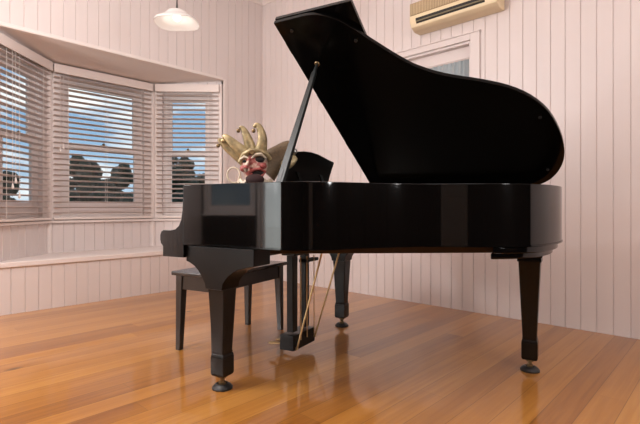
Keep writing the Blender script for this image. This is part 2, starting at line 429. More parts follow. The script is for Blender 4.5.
# curtain hanging inside the long wall's window
cb = MB(); n = 150; rows = 6; ca, cz0, cz1 = .03, WZ0+.02, WZ1-.13
V = []
for i in range(n+1):
    x = ca + (WL-.06)*i/n
    for r in range(rows+1):
        z = cz0 + (cz1-cz0)*r/rows
        d = .007*math.sin(i*.83+.35*math.sin(i*.21)) + .003*math.sin(i*2.1+r*.3)
        V.append((x, d, z))
F = [(i*(rows+1)+r, (i+1)*(rows+1)+r, (i+1)*(rows+1)+r+1, i*(rows+1)+r+1) for i in range(n) for r in range(rows)]
nV = len(V); V += [(x, y+.0015, z) for x, y, z in V]; F += [tuple(nV+k for k in reversed(f)) for f in F]
cb.add(V, F)
cu = thing('curtain', 'grey-blue gathered curtain hanging inside the window behind the piano lid', 'curtain', (WX0, YW+.072, 0))
cb.build('curtain_cloth', M['curtain'], cu, recalc=False)
mb = MB(); mb.tube([(.02, 0, cz1+.004), (WL-.02, 0, cz1+.004)], .008, 10); mb.build('curtain_rod', M['trim'], cu)

# ------------------------------------------------------------------ venetian blinds
def blind(p, q, label, cords):
    t = (q-p).normalized(); o = Vector((-t.y, t.x))
    root = thing('venetian_blind', label, 'blind', (0, 0, 0), 0, 'white venetian blinds in the bay window')
    inn = -.075
    m, L = frame_of(p + o*inn, q + o*inn, o)
    # trim the two ends so that neighbouring blinds meet at the corners of the bay
    root.matrix_world = m
    e0 = .035; e1 = L-.035
    return root, e0, e1
def build_blind(p, q, label, e0, e1, cord_x):
    t = (q-p).normalized(); o = Vector((-t.y, t.x)); p = p - o*.055; q = q - o*.055
    m, L = frame_of(p, q, o)
    root = thing('venetian_blind', label, 'blind', group='venetian blinds in the bay'); root.matrix_world = m
    e1 = L - e1
    ztop, zb = 2.352, SILL+.012
    mb = MB(); mb.box(e0, e1, -.012, .0, ztop-.088, ztop); mb.box(e0, e1, 0, .045, ztop-.05, ztop-.004); mb.build('valance', M['valance'], root, bevel=.003)
    mb = MB(); n = 26; sp = (ztop-.10-(zb+.045))/n
    tl = R(14)
    for i in range(n):
        z = zb+.045+sp*(i+.45); c, s = math.cos(tl)*.025, math.sin(tl)*.025; th = .0014; y = .026
        cs = [(y-c, z+s-th), (y, z-th+.0022), (y+c, z-s-th), (y+c, z-s+th), (y, z+th+.0022), (y-c, z+s+th)]
        mb.prism(cs, lambda a, b, u: (u, a, b), e0+.006, e1-.006)
    mb.build('slats', M['slat'], root, smooth=False)
    mb = MB(); mb.box(e0+.004, e1-.004, .003, .049, zb, zb+.022); mb.build('bottom_rail', M['valance'], root, bevel=.004)
    w = e1-e0
    mb = MB()
    for fx in ((.13, .5, .87) if w > .85 else (.17, .83)):
        for yy in (.001, .051): mb.tube([(e0+w*fx, yy, zb+.02), (e0+w*fx, yy, ztop-.05)], .0016, 6)
    mb.build('ladder_cord', M['cord'], root)
    for k, (cx, zl) in enumerate(cord_x):
        mb = MB(); mb.tube([(cx, -.006, ztop-.09), (cx, -.008, zl)], .0016, 6); c = mb.build('pull_cord', M['cord'], root)
        mb = MB(); mb.lathe([(.004, .03), (.010, .0), (.011, -.012), (.004, -.022)], (cx, -.008, zl-.018), 12); mb.build('tassel', M['cord'], c)
build_blind(B0, B1, 'white venetian blind on the angled bay window at the left edge, cut by the frame', -.03, .045, [(.17, 1.1), (.21, 1.15), (.26, 1.02)])
build_blind(B1, B2, 'wide white venetian blind on the middle bay window, trees showing through it', .03, .03, [(.085, 1.50), (.115, 1.53)])
build_blind(B2, B3, 'narrow white venetian blind on the right bay window, nearest the piano', .045, .02, [(.06, 1.55)])

# ------------------------------------------------------------------ grand piano  (local: x = keyboard -> tail, y = treble -> bass)
OX, OD, ANG, W, ZR, TH = -.5278, 2.1681, R(29.02), 1.515, 1.0136, .5387
pw = world(OX, OD)
piano = thing('grand_piano', 'black grand piano with its lid propped open, in the middle of the room', 'piano', (pw.x, pw.y, 0), YAW-ANG)
lid_pts = [(.30, -.012), (.35, -.012), (.40, -.012), (.44, -.008), (.475, .002), (.522, .025), (.565, .058), (.606, .107), (.653, .175), (.705, .245), (.765, .322), (.828, .392), (.905, .452),
           (.995, .502), (1.126, .558), (1.247, .622), (1.345, .708), (1.420, .827), (1.468, .985), (1.488, 1.134), (1.482, 1.265), (1.445, 1.384), (1.385, 1.470), (1.30, 1.518), (1.20, 1.527), (1.10, 1.527)]
curve = smooth_path([(a, b) for a, b in lid_pts], 3)
rimp = [Vector((-.182, 0)), Vector((-.05, 0)), Vector((.15, 0))] + [p for p in inset(curve, .012)] + [Vector((.8, W)), Vector((.4, W)), Vector((-.182, W))]
def ribbon(path, d, z0, z1, mbx=None):
    inn = inset(path, d); n = len(path); mbx = mbx or MB()
    V = []
    for p, q in zip(path, inn): V += [(p.x, p.y, z0), (p.x, p.y, z1), (q.x, q.y, z1), (q.x, q.y, z0)]
    F = []
    for i in range(n-1):
        for k in range(4): F.append((4*i+k, 4*i+(k+1) % 4, 4*(i+1)+(k+1) % 4, 4*(i+1)+k))
    F += [(0, 1, 2, 3), (4*n-1, 4*n-2, 4*n-3, 4*n-4)]
    return mbx.add(V, F)
rim = ribbon(rimp, .045, .716, ZR).build('rim', M['black_side'], piano, bevel=.0025, angle=25)
# thin lip moulding along the foot of the rim
lip = ribbon(inset(rimp, -.004), .01, .713, .7205).build('rim_moulding', M['black'], piano, angle=25)
# keyboard cheeks (arms) with the scooped front
arm = [(-.180, ZR), (-.1835, .94), (-.187, .885), (-.196, .84), (-.212, .808), (-.238, .790), (-.270, .784), (-.322, .784), (-.338, .776), (-.346, .758), (-.346, .735), (-.341, .715), (-.330, .706), (-.326, .700), (-.326, .649), (-.180, .649)]
for k in (0, W-.055):
    mb = MB(); mb.prism(arm, lambda a, b, t: (a, t, b), k, k+.055); mb.build('key_cheek', M['black_side'], piano, bevel=.003, angle=28)
mb = MB(); mb.box(-.326, .02, .055, W-.055, .649, .700); mb.box(-.338, -.318, .055, W-.055, .655, .722); mb.build('key_bed', M['black_matt'], piano, bevel=.003)
for k in (.055, W-.055-.075):
    mb = MB(); mb.box(-.325, -.16, k, k+.075, .70, .765); mb.build('key_block', M['black'], piano, bevel=.004)
kw = (W-.26)/52
kb = [None, None]
for i in range(52):
    if kb[0] is None:
        mb = MB(); mb.box(-.312, -.165, 0, kw-.0012, .705, .735); kb[0] = o = mb.build('white_key', M['ivory'], piano, bevel=.001, seg=1)
    else:
        o = kb[0].copy(); COL.objects.link(o); o.parent = piano
    o.location = (0, .13+i*kw, 0)
    if i % 7 in (0, 1, 3, 4, 5) and i < 51:
        if kb[1] is None:
            mb = MB(); mb.box(-.262, -.165, -.006, .006, .735, .747); kb[1] = q = mb.build('black_key', M['ebony'], piano, bevel=.001, seg=1)
        else:
            q = kb[1].copy(); COL.objects.link(q); q.parent = piano
        q.location = (0, .13+(i+1)*kw, 0)
mb = MB(); mb.hexa([(-.165, .055, .70), (-.135, .055, .70), (-.135, W-.055, .70), (-.165, W-.055, .70)], [(-.150, .055, .90), (-.125, .055, .90), (-.125, W-.055, .90), (-.150, W-.055, .90)])
mb.build('fallboard', M['black'], piano, bevel=.004)
mb = MB(); mb.box(-.180, .23, .045, W-.045, .925, .95); mb.build('music_shelf', M['black'], piano, bevel=.003)
# iron plate, strings and soundboard inside the case
inn = inset(rimp, .047)
poly = [p for p in inn if p.x > .22]
poly = [Vector((.235, .047))] + poly + [Vector((.235, W-.047))]
mb = MB(); mb.prism([tuple(p) for p in poly], lambda a, b, t: (a, b, t), .905, .925); mb.build('iron_plate', M['plate'], piano)
mb = MB(); mb.prism([tuple(p) for p in [Vector((-.12, .047))]+poly+[Vector((-.12, W-.047))]], lambda a, b, t: (a, b, t), .735, .75); sbd = mb.build('soundboard', M['under'], piano)
mb = MB()
for i in range(60):
    y = .10 + i*(W-.2)/59
    xe = .3
    for p in poly:
        if abs(p.y-y) < .03 and p.x > xe: xe = p.x
    mb.tube([(.25, y, .945), (xe-.05, y+.02, .940)], .0012, 4)
st = mb.build('strings', M['steel'], piano); st['kind'] = 'stuff'
# frame beams under the soundboard
for (a, b) in (((.02, .30), (1.25, 1.05)), ((.02, .76), (1.30, 1.08)), ((.02, 1.22), (1.25, 1.15))):
    a, b = Vector(a), Vector(b); t = (b-a).normalized(); nn = Vector((-t.y, t.x))*.045
    mb = MB(); mb.hexa([(*(a-nn), .655), (*(b-nn), .655), (*(b+nn), .655), (*(a+nn), .655)], [(*(a-nn), .735), (*(b-nn), .735), (*(b+nn), .735), (*(a+nn), .735)])
    mb.build('frame_beam', M['under'], piano, bevel=.004)
mb = MB(); mb.box(.02, .10, .06, W-.06, .640, .735); mb.build('belly_rail', M['under'], piano, bevel=.004)
# stepped block under the tail that carries the rear leg
tail = [p for p in inset(rimp, .020) if p.x > 1.16 and p.y > .55]
mb = MB(); mb.prism([tuple(p) for p in tail], lambda a, b, t: (a, b, t), .678, .712)
tail2 = [p for p in inset(rimp, .045) if p.x > 1.16 and p.y > .55]
mb.prism([tuple(p) for p in tail2], lambda a, b, t: (a, b, t), .650, .680)
mb.build('tail_block', M['black'], piano, bevel=.006, angle=25)

# lid ----------------------------------------------------------------
ct, sn = math.cos(TH), math.sin(TH); ZH = ZR + .02
def lp(l, k, o):                # a point of the closed lid (l, k, height o) after opening
    r = W - k
    return (l, W - r*ct + o*sn, ZH + r*sn + o*ct)
L0, FW = .2242, .4196
lidpoly = [Vector((L0, -.012))] + curve + [Vector((.8, 1.527)), Vector((.4, 1.527)), Vector((L0, 1.527))]
mb = MB(); mb.prism([tuple(p) for p in lidpoly], lp, 0, .022); lid = mb.build('lid', M['black_lid'], piano, bevel=.004, angle=25)
lid['label'] = 'main lid leaf, glossy black underside'
mb = MB(); mb.box(L0+.001, L0+FW, -.014, 1.50, .0, .02)
mb.v = [lp(x, y, z+.026) for x, y, z in mb.v]; mb.build('lid_flap', M['black'], piano, bevel=.003)['label'] = 'front lid flap folded back over the lid'
for k in (.12, .5, .95, 1.36):
    mb = MB(); mb.prism([(L0-.0015, k), (L0+.002, k), (L0+.002, k+.07), (L0-.0015, k+.07)], lp, .002, .045)
    mb.build('flap_hinge', M['old_brass'], piano)
for l in (.36, .82, 1.18):
    mb = MB(); mb.tube([(l, W+.010, ZH-.004), (l+.09, W+.010, ZH-.004)], .008, 10)
    mb.build('lid_hinge', M['old_brass'], piano)
for l, k in ((.30, .05), (.60, .18), (1.38, .86), (1.40, 1.33)):
    mb = MB(); c = Vector(lp(l, k, 0)); nrm = Vector((0, sn, ct))
    mb.tube([c, c-nrm*.008], .008, 12); mb.build('lid_bumper', M['rubber'], lid)
# prop stick from the treble rim to the lid
top = Vector(lp(.335, W-1.237, -.004)); base = Vector((.330, .075, .952))
d = (top-base).normalized(); e = Vector((1, 0, 0)); e = (e-d*e.dot(d)).normalized(); g = d.cross(e)
mb = MB()
def ring(p, a, b): return [p-e*a-g*b, p+e*a-g*b, p+e*a+g*b, p-e*a+g*b]
mb.hexa(ring(base, .021, .011), ring(base+d*(top-base).length*.93, .0125, .009)); mb.hexa(ring(base+d*(top-base).length*.93, .009, .007), ring(top, .006, .005))
pst = mb.build('prop_stick', M['stick'], piano, bevel=.003)
mb = MB(); p1 = base+d*.075; mb.hexa(ring(p1-g*.0115, .006, .001), ring(p1+d*.065-g*.0115, .006, .001)); mb.build('stick_slot', M['rubber'], pst)
mb = MB(); nrm = Vector((0, sn, ct)); c = Vector(lp(.335, W-1.237, 0)); mb.tube([c-nrm*.001, c-nrm*.007], [.016, .013], 16); mb.build('stick_cup', M['old_brass'], lid)
mb = MB(); mb.box(.29, .36, .05, .10, .92, .962); mb.build('stick_hinge', M['old_brass'], piano, bevel=.003)

# music desk ---------------------------------------------------------
desk = [(.43, .95), (1.015, .95), (1.018, .99), (1.026, 1.05), (1.042, 1.12), (1.072, 1.198), (1.064, 1.207), (1.00, 1.214), (.92, 1.226), (.84, 1.237), (.755, 1.241), (.67, 1.237), (.59, 1.226), (.51, 1.214), (.446, 1.207), (.438, 1.198), (.46, 1.12), (.47, 1.05), (.44, .99)]
mb = MB(); mb.prism(desk, lambda a, b, t: (.06 + t + (b-.95)*.16, a, b), 0, .018); mb.build('music_desk', M['black_matt'], piano, bevel=.003)
mb = MB(); mb.box(.02, .06, .42, 1.09, .95, .963); mb.build('desk_ledge', M['black_matt'], piano, bevel=.003)
for k in (.60, .88):
    mb = MB(); mb.hexa([(.16, k, .95), (.175, k, .95), (.175, k+.03, .95), (.16, k+.03, .95)], [(.105, k, 1.11), (.115, k, 1.11), (.115, k+.03, 1.11), (.105, k+.03, 1.11)])
    mb.build('desk_strut', M['black_matt'], piano)

# legs -----------------------------------------------------------------
def leg_mesh(ht, hb, ztop, zcol=.150):
    mb = MB()
    def sq(h, z): return [(-h, -h, z), (h, -h, z), (h, h, z), (-h, h, z)]
    mb.hexa(sq(hb, zcol), sq(ht, ztop))
    return mb
def make_leg(x, y, ht, hb, hc, ztop, bracket, side):
    zc = .150
    root = leg_mesh(ht, hb, ztop, zc).build('leg', M['dark_leg'], piano, bevel=.006); root.location = (x, y, 0)
    mb = MB()
    def sq(h, z): return [(-h, -h, z), (h, -h, z), (h, h, z), (-h, h, z)]
    mb.hexa(sq(hb+.001, zc+.028), sq(hb+.004, zc+.036)); mb.hexa(sq(hc, zc+.012), sq(hb+.003, zc+.028)); mb.hexa(sq(hc, .076), sq(hc, zc+.012)); mb.hexa(sq(hc-.006, .066), sq(hc, .076))
    mb.build('leg_collar', M['dark_leg'], root, bevel=.003)
    if bracket:
        br = [(-.182, .708), (-.182, .630), (-.160, .624), (-.130, .610), (-.102, .588), (-.080, .560), (-.058, .525), (-.053, .500), (.053, .500), (.058, .530), (.082, .560), (.112, .586), (.150, .604), (.200, .618), (.245, .626), (.245, .708)]
        mb = MB(); mb.prism(br, lambda a, b, t: (a, t, b), -.065, .065); mb.build('leg_bracket', M['black_matt'], root, bevel=.004, angle=28)
    else:
        mb = MB(); mb.hexa(sq(ht+.006, .630), sq(ht+.014, .652)); mb.hexa(sq(ht+.004, .605), sq(ht+.002, .630)); mb.build('leg_cap', M['dark_leg'], root, bevel=.003)
    mb = MB(); mb.lathe([(.022, .068), (.022, .056), (.011, .048), (.011, .040), (.018, .036), (.018, .030)], (0, 0, 0), 20)
    for sgn in (-1, 1): mb.hexa([(-.012, sgn*.012-.002, .008), (.012, sgn*.012-.002, .008), (.012, sgn*.012+.002, .008), (-.012, sgn*.012+.002, .008)], [(-.012, sgn*.012-.002, .036), (.012, sgn*.012-.002, .036), (.012, sgn*.012+.002, .036), (-.012, sgn*.012+.002, .036)])
    mb.build('caster', M['old_brass'], root)
    mb = MB(); mb.tube([(0, -.009, .022), (0, .009, .022)], .016, 20); mb.build('caster_wheel', M['old_brass'], root)
    prof = [(.050, .0), (.051, .008), (.046, .014), (.038, .022), (.030, .026), (.022, .024), (.018, .010), (.016, .006)]
    mb = MB(); mb.lathe(prof, (0, 0, 0), 28); mb.build('caster_cup', M['rubber'], root)
    return root
make_leg(.0, .085, .053, .034, .041, .56, True, 0)
make_leg(.0, W-.085, .054, .034, .041, .56, True, 1)
make_leg(1.322, 1.095, .057, .034, .041, .655, False, 0)

# pedal lyre -------------------------------------------------------------
ly = .045; k0, k1 = .605, .860
mb = MB(); mb.box(ly-.055, ly+.045, k0, k1, .048, .140); box = mb.build('pedal_box', M['black_matt'], piano, bevel=.006)
for kk, wdt in ((k0+.055, .027), (k1-.055, .022)):
    mb = MB(); mb.hexa([(ly-.022, kk-wdt, .15), (ly+.022, kk-wdt, .15), (ly+.022, kk+wdt, .15), (ly-.022, kk+wdt, .15)], [(ly-.022, kk-wdt*1.1, .62), (ly+.022, kk-wdt*1.1, .62), (ly+.022, kk+wdt*1.1, .62), (ly-.022, kk+wdt*1.1, .62)])
    mb.build('lyre_post', M['black_matt'], piano, bevel=.004)
mb = MB(); mb.box(ly-.05, ly+.05, k0+.01, k1-.01, .612, .650); mb.build('lyre_head', M['black_matt'], piano, bevel=.005)
mb = MB(); mb.box(ly+.0, ly+.05, k0+.13, k1+.04, .560, .580); mb.build('lyre_crosspiece', M['black_matt'], piano, bevel=.004)
for kk in (k0+.05, (k0+k1)/2, k1-.05):
    mb = MB()
    mb.tube([(ly-.03, kk, .078), (ly-.075, kk, .074), (ly-.115, kk, .066), (ly-.15, kk, .058), (ly-.165, kk, .054)], [.009, .010, .017, .021, .012], 12, flat=1.0)
    for i, v in enumerate(mb.v): mb.v[i] = (v[0], v[1], .066+(v[2]-.066)*.45)
    mb.build('pedal', M['brass'], piano)
for kk in (k0+.075, (k0+k1)/2+.02, k1-.02):
    mb = MB(); mb.tube([(ly+.050, kk, .10), (ly+.048, kk, .60)], .0032, 8); mb.build('pedal_rod', M['brass'], piano)
for a, b in (((ly+.050, k0+.03, .060), (.232, .705, .655)), ((ly+.050, k1-.01, .085), (.25, .91, .655))):
    mb = MB(); mb.tube([a, b], .0058, 10); mb.tube([Vector(a)+Vector((-.012, 0, 0)), Vector(a)+Vector((.004, 0, 0))], .010, 10); mb.build('brace_rod', M['brass'], piano)

# ------------------------------------------------------------------ piano bench
bw = world(OX, OD)
rotp = YAW-ANG
def pl(l, k): return Vector((bw.x + l*math.cos(rotp) - k*math.sin(rotp), bw.y + l*math.sin(rotp) + k*math.cos(rotp), 0))
bl = pl(-.50, .77)
bench = thing('piano_bench', 'low dark wooden piano bench standing at the keyboard end of the grand piano', 'bench', bl, rotp)
HX, HY = .185, .385
mb = MB(); mb.box(-HX, HX, -HY, HY, .474, .500); mb.build('seat', M['bench_top'], bench, bevel=.006)
mb = MB(); ax, ay = .158, .355
mb.box(-ax, ax, -ay, -ay+.022, .385, .476); mb.box(-ax, ax, ay-.022, ay, .385, .476); mb.box(-ax, -ax+.022, -ay+.02, ay-.02, .385, .476); mb.box(ax-.022, ax, -ay+.02, ay-.02, .385, .476)
mb.build('apron', M['bench'], bench, bevel=.002)
first = None
for sx, sy in ((-1, -1), (-1, 1), (1, -1), (1, 1)):
    def sq(cx, cy, h, z): return [(cx-h, cy-h, z), (cx+h, cy-h, z), (cx+h, cy+h, z), (cx-h, cy+h, z)]
    mb = MB(); mb.hexa(sq(sx*.150, sy*.348, .017, 0), sq(sx*.140, sy*.337, .026, .476)); mb.build('leg', M['bench'], bench, bevel=.003)

# ------------------------------------------------------------------ jester mask on the piano
MX, MD = -.395, 2.404
mp = world(MX, MD)
jm = thing('jester_mask', 'gold jester mask with curling horns resting on the piano beside the prop stick', 'mask', (mp.x, mp.y, .95), YAW)
S = MD/449.8
def J(u, v, y=0.0): return (((u-320)/449.8*MD - MX), y, .90+(206.2-v)*S-.95)
# face: rounded shell, longer chin
mb = MB(); c = J(254.5, 165)
rows, seg = 18, 26; V = []
for i in range(rows+1):
    a = math.pi*i/rows
    for k in range(seg):
        b = 2*math.pi*k/seg
        x = math.sin(a)*math.cos(b); y = math.sin(a)*math.sin(b); z = -math.cos(a)
        w = 1.0 + .10*z - (.22*(-z) if z < -.3 else 0)
        V.append((c[0]+x*.070*w, c[1]+y*.055, c[2]+z*.098))
F = [(i*seg+k, i*seg+(k+1) % seg, (i+1)*seg+(k+1) % seg, (i+1)*seg+k) for i in range(rows) for k in range(seg)]
mb.add(V, F); face = mb.build('face', M['face'], jm, angle=60)
mb = MB(); n0 = Vector(J(251, 158, -.052)); mb.tube([n0, Vector(J(249.5, 163, -.064)), Vector(J(248, 168, -.082)), Vector(J(248.5, 171, -.070))], [.006, .010, .014, .008], 12); mb.build('nose', M['face'], face)
mb = MB(); mb.ball(J(260.5, 159, -.040), .028, .018, .017); mb.ball(J(246, 161, -.048), .010, .010, .007); mb.build('eye_hollow', M['hollow'], face)
mb = MB(); mb.tube([J(253, 158, -.050), J(257, 154.5, -.056), J(262, 154, -.050), J(267, 157.5, -.035)], [.004, .010, .010, .004], 10); mb.tube([J(250, 158, -.056), J(246, 156.5, -.054), J(241.5, 159, -.044)], [.004, .008, .004], 10); mb.build('brow', M['cream'], face)
mb = MB(); mb.tube([J(251, 172, -.056), J(256, 169, -.062), J(261, 168.5, -.058), J(266, 171, -.036), J(262, 176, -.050), J(256, 177, -.058), J(251, 172, -.056)], .0085, 10); mb.build('lips', M['lips'], face)
mb = MB(); mb.ball(J(258.5, 172.5, -.042), .034, .016, .018); mb.build('mouth', M['hollow'], face)
for u, v, y in ((264, 165, -.036), (245, 168, -.044)):
    mb = MB(); mb.ball(J(u, v, y), .020, .018, .018); mb.build('cheek', M['lips'], face)
# hat band, horns and bells
mb = MB(); mb.tube([J(241, 161, -.030), J(245, 154, -.044), J(252, 150.5, -.050), J(260, 150.5, -.046), J(267, 153, -.030), J(270, 158, -.005)], .013, 12); band = mb.build('hat_band', M['gold'], jm)
mb = MB(); cj = Vector(J(254, 152.5, -.058)); mb.tube([cj, cj+Vector((0, -.012, 0))], [.015, .011], 18); mb.build('jewel', M['old_brass'], band)
mb = MB(); mb.ball(J(255, 157, .03), .072, .055, .062); mb.build('hat_crown', M['gold'], jm)
def horn(path, rad, m, bell=None, bm='old_brass'):
    mb = MB(); P = smooth_path([J(*p) for p in path], 5)
    n = len(P); rr = [rad[0]+(rad[1]-rad[0])*(i/(n-1))**.85 for i in range(n)]
    mb.tube(P, rr, 14, flat=.7); h = mb.build('horn', M[m], jm, angle=60)
    if bell:
        mb = MB(); mb.ball(J(*bell), .011); mb.build('bell', M[bm], h)
horn([(247, 160, .0), (238, 153.5, -.01), (229, 147, -.015), (222.5, 141, -.018), (219.5, 138, -.02)], (.042, .010), 'gold', (219.5, 145, -.03))
horn([(249, 156, -.015), (240, 148, -.03), (233, 141.5, -.035), (227, 136.5, -.035), (224, 137, -.035)], (.040, .010), 'gold', (224.5, 140.5, -.04), 'brass')
horn([(252, 153, .0), (249.5, 143, -.005), (246.5, 134, -.01), (243, 127.5, -.012), (239.5, 127, -.015)], (.038, .008), 'gold', (239, 130, -.02))
horn([(260, 154, -.005), (262, 146, -.02), (263, 137, -.025), (260.5, 128, -.025), (257.5, 124.5, -.028), (254.5, 127, -.03)], (.038, .008), 'gold', (254.5, 130.5, -.034))
horn([(262, 168, .05), (270, 160, .055), (279, 153, .06), (287, 147, .065), (293.5, 146, .065)], (.085, .042), 'darkgold')
# drooping right-hand point with its lining, and the bell that ends it
mb = MB(); P = smooth_path([J(279, 166, .035), J(284, 163, .03), (J(290, 159.5, .03)), J(296, 155, .035)], 5); mb.tube(P, [.012+.020*math.sin(math.pi*i/(len(P)-1)) for i in range(len(P))], 14, flat=.6); mb.build('horn', M['gold'], jm, angle=60)
mb = MB(); mb.ball(J(294, 149.5, .03), .017); mb.build('bell', M['steel'], jm)
# curl of wired ribbon at the left
P = []
for i in range(34):
    a = R(-40) + R(390)*i/33; r = 6.3+.9*i/33
    P.append(J(233.5+r*math.cos(a)*.98, 173.5-r*math.sin(a)*1.12, .0+.02*i/33))
mb = MB(); mb.tube(P, .0048, 10); mb.build('ribbon_curl', M['cream'], jm, angle=60)
# pleated ruff and dark bow below the chin
V = []; F = []; n = 72
for i in range(n):
    a = 2*math.pi*i/n; wv = .010*math.sin(a*12)
    for r, z in ((.035, .085), (.092, .094+wv), (.094, .076+wv), (.035, .066)):
        V.append((c[0]+.004+r*math.cos(a), r*.85*math.sin(a), z))
for i in range(n):
    for k in range(4): F.append((4*i+k, 4*((i+1) % n)+k, 4*((i+1) % n)+(k+1) % 4, 4*i+(k+1) % 4))
mb = MB(); mb.add(V, F); mb.build('ruff', M['cream'], jm, angle=60)
mb = MB(); cb_ = J(256.5, 179.0, -.066); mb.ball(cb_, .050, .022, .030); mb.build('bow', M['maroon'], jm)
mb = MB(); mb.lathe([(.075, 0), (.072, .012), (.030, .022), (.028, .09), (.034, .12)], (c[0]+.004, .0, 0), 24); mb.build('neck_stand', M['maroon'], jm)

# ------------------------------------------------------------------ air conditioner
ac = thing('air_conditioner', 'aged cream split air conditioner high on the wall above the window', 'air conditioner', (-2.20, YW, 2.510), 0)
AL, AD, AH = .790, .185, .245
prof = [(0, .005), (-AD*.55, .0), (-AD*.86, .028), (-AD, .075), (-AD, AH-.02), (-AD*.9, AH), (0, AH)]
mb = MB(); mb.prism(prof, lambda a, b, t: (t, a, b), 0, AL); mb.build('body', M['acbody'], ac, bevel=.010, seg=3)
mb = MB(); gx0, gx1, gz0, gz1 = .010, AL-.10, .125, AH-.010
mb.box(gx0, gx1, -AD-.003, -AD+.002, gz0, gz1, 1)
nx = 44
for i in range(nx):
    x = gx0+.004+(gx1-gx0-.008)*i/(nx-1); mb.box(x-.0045, x+.0045, -AD-.008, -AD-.003, gz0+.004, gz1-.004)
mb.build('front_grille', [M['acgrille'], M['acgroove']], ac, smooth=False)
mb = MB(); mb.hexa([(.085, -AD*.865, .020), (AL-.125, -AD*.865, .020), (AL-.125, -AD-.002, .074), (.085, -AD-.002, .074)], [(.085, -AD*.865-.003, .022), (AL-.125, -AD*.865-.003, .022), (AL-.125, -AD-.003, .100), (.085, -AD-.003, .100)])
mb = MB()
sl = [(-AD-.0015, .094), (-AD-.0015, .075), (-AD*.92-.0012, .049), (-AD*.86, .052), (-AD*.95, .094)]
mb.prism(sl, lambda a, b, t: (t, a, b), .065, AL-.095); mb.build('air_outlet', M['acdark'], ac, smooth=False)
for z0, yo in ((.080, -.006), (.062, -.003)):
    mb = MB(); mb.hexa([(.070, -AD-yo-.001-.006, z0), (AL-.100, -AD-yo-.001-.006, z0), (AL-.100, -AD-yo+.008, z0-.002), (.088, -AD-yo+.008, z0-.002)], [(.070, -AD-yo-.007, z0+.008), (AL-.100, -AD-yo-.007, z0+.008), (AL-.100, -AD-yo+.008, z0+.006), (.088, -AD-yo+.008, z0+.006)])
    mb.build('louvre', M['aclouvre'], ac, smooth=False)
mb = MB()
for i in range(4): mb.box(AL-.075+.0*i, AL-.045, -AD-.0012, -AD+.001, .10+.018*i, .106+.018*i)
mb.box(AL-.105, AL-.09, -AD-.0012, -AD+.001, .125, .155); mb.build('control_marks', M['acmark'], ac, smooth=False)

# ------------------------------------------------------------------ pendant lamps
def pendant(loc, zb, label, group):
    root = thing('pendant_lamp', label, 'lamp', (loc.x, loc.y, zb), 0, group)
    H = CEIL - zb
    prof = [(.028, .168), (.045, .166), (.070, .150), (.092, .118), (.112, .088), (.140, .066), (.165, .046), (.176, .026), (.176, .016), (.171, .016), (.160, .036), (.136, .056), (.108, .080), (.086, .112), (.064, .144), (.028, .158)]
    mb = MB(); mb.lathe(prof, (0, 0, 0), 48, caps=False)
    mb.v = [(x, y, z*.70) for x, y, z in mb.v]
    n = len(prof); mb.f += [((n-1)*48+k, (n-1)*48+(k+1) % 48, (k+1) % 48, k) for k in range(48)]; mb.m += [0]*48
    mb.v = [(x, y, z+.007*math.sin(3*math.atan2(y, x)+1.2)*min(1, max(0, (math.hypot(x, y)-.07)/.1))) for x, y, z in mb.v]
    mb.build('lamp_shade', M['shade'], root)
    mb = MB(); mb.ball((0, 0, .060), .032, .032, .034, 20, 14); mb.build('light_bulb', M['bulb'], root)
    mb = MB(); mb.lathe([(.016, .090), (.018, .117), (.012, .124), (.009, .140), (.004, .215)], (0, 0, 0), 20); mb.build('lamp_holder', M['lamp_metal'], root)
    mb = MB(); mb.tube([(0, 0, .21), (0, 0, H-.02)], .0035, 8); mb.build('cord', M['lamp_metal'], root)
    mb = MB(); mb.lathe([(.010, H-.045), (.045, H-.030), (.055, H-.004)], (0, 0, 0), 24); mb.build('ceiling_rose', M['trim'], root)
    return root
LP = world(-1.145, 3.6)
p1 = pendant(LP, 2.362, 'white opal glass pendant lamp hanging in front of the bay wall', None)
lamp_spots = [Vector((LP.x, LP.y, 2.36)), Vector((.8, 1.85, 2.36)), Vector((-1.2, -1.6, 2.36))]

# ------------------------------------------------------------------ outside the windows
GZ = -3.0
mb = MB(); mb.box(-140, 60, -80, 140, GZ-.2, GZ); struct(mb.build('ground', M['grass'], smooth=False))
def tree(u, vtop, r, D, label, sq=1.0, name='tree'):
    X = (u-320)/449.8*D; zt = .9+(207.55-vtop)/449.8*D
    w = world(X, D)
    root = thing(name, label, 'tree' if name == 'tree' else 'shrub', (w.x, w.y, GZ), 0, 'trees outside the bay window')
    rnd = random.Random(int(u*7+vtop)); H = zt-GZ
    mb = MB(); cz = H-r*sq
    blobs = [(0, 0, cz-.1*r, r*.66)]
    for i in range(26):
        a = rnd.uniform(0, 6.28); q = rnd.uniform(.35, .8)*r; zz = cz+rnd.uniform(-1.4, .72)*r*sq
        blobs.append((q*math.cos(a), q*math.sin(a), zz, r*rnd.uniform(.20, .42)))
    for (x, y, z, b) in blobs: mb.ball((x, y, z), b, b, b*sq, 12, 8)
    for i in range(1500):
        x, y, z, b = rnd.choice(blobs); n = Vector((rnd.gauss(0, 1), rnd.gauss(0, 1), rnd.gauss(0, 1))).normalized()
        p = Vector((x, y, z)) + Vector((n.x*b, n.y*b, n.z*b*sq)); s = r*.075
        a = Vector((rnd.gauss(0, 1), rnd.gauss(0, 1), rnd.gauss(0, 1))).normalized(); bb = n.cross(a).normalized()
        q = (n*.6+a*.5).normalized()
        mb.add([p-bb*s*.5, p+q*s, p+bb*s*.5, p-q*s*.4+n*s*.2], [(0, 1, 2, 3)])
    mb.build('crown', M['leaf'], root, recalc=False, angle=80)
    mb = MB(); mb.tube([(0, 0, 0), (.05*r, 0, cz*.5), (0, .03*r, cz)], [r*.13, r*.10, r*.06], 10); mb.build('trunk', M['bark'], root)
tree(87, 157, 1.9, 45, 'tallest dark tree seen through the left half of the middle blind')
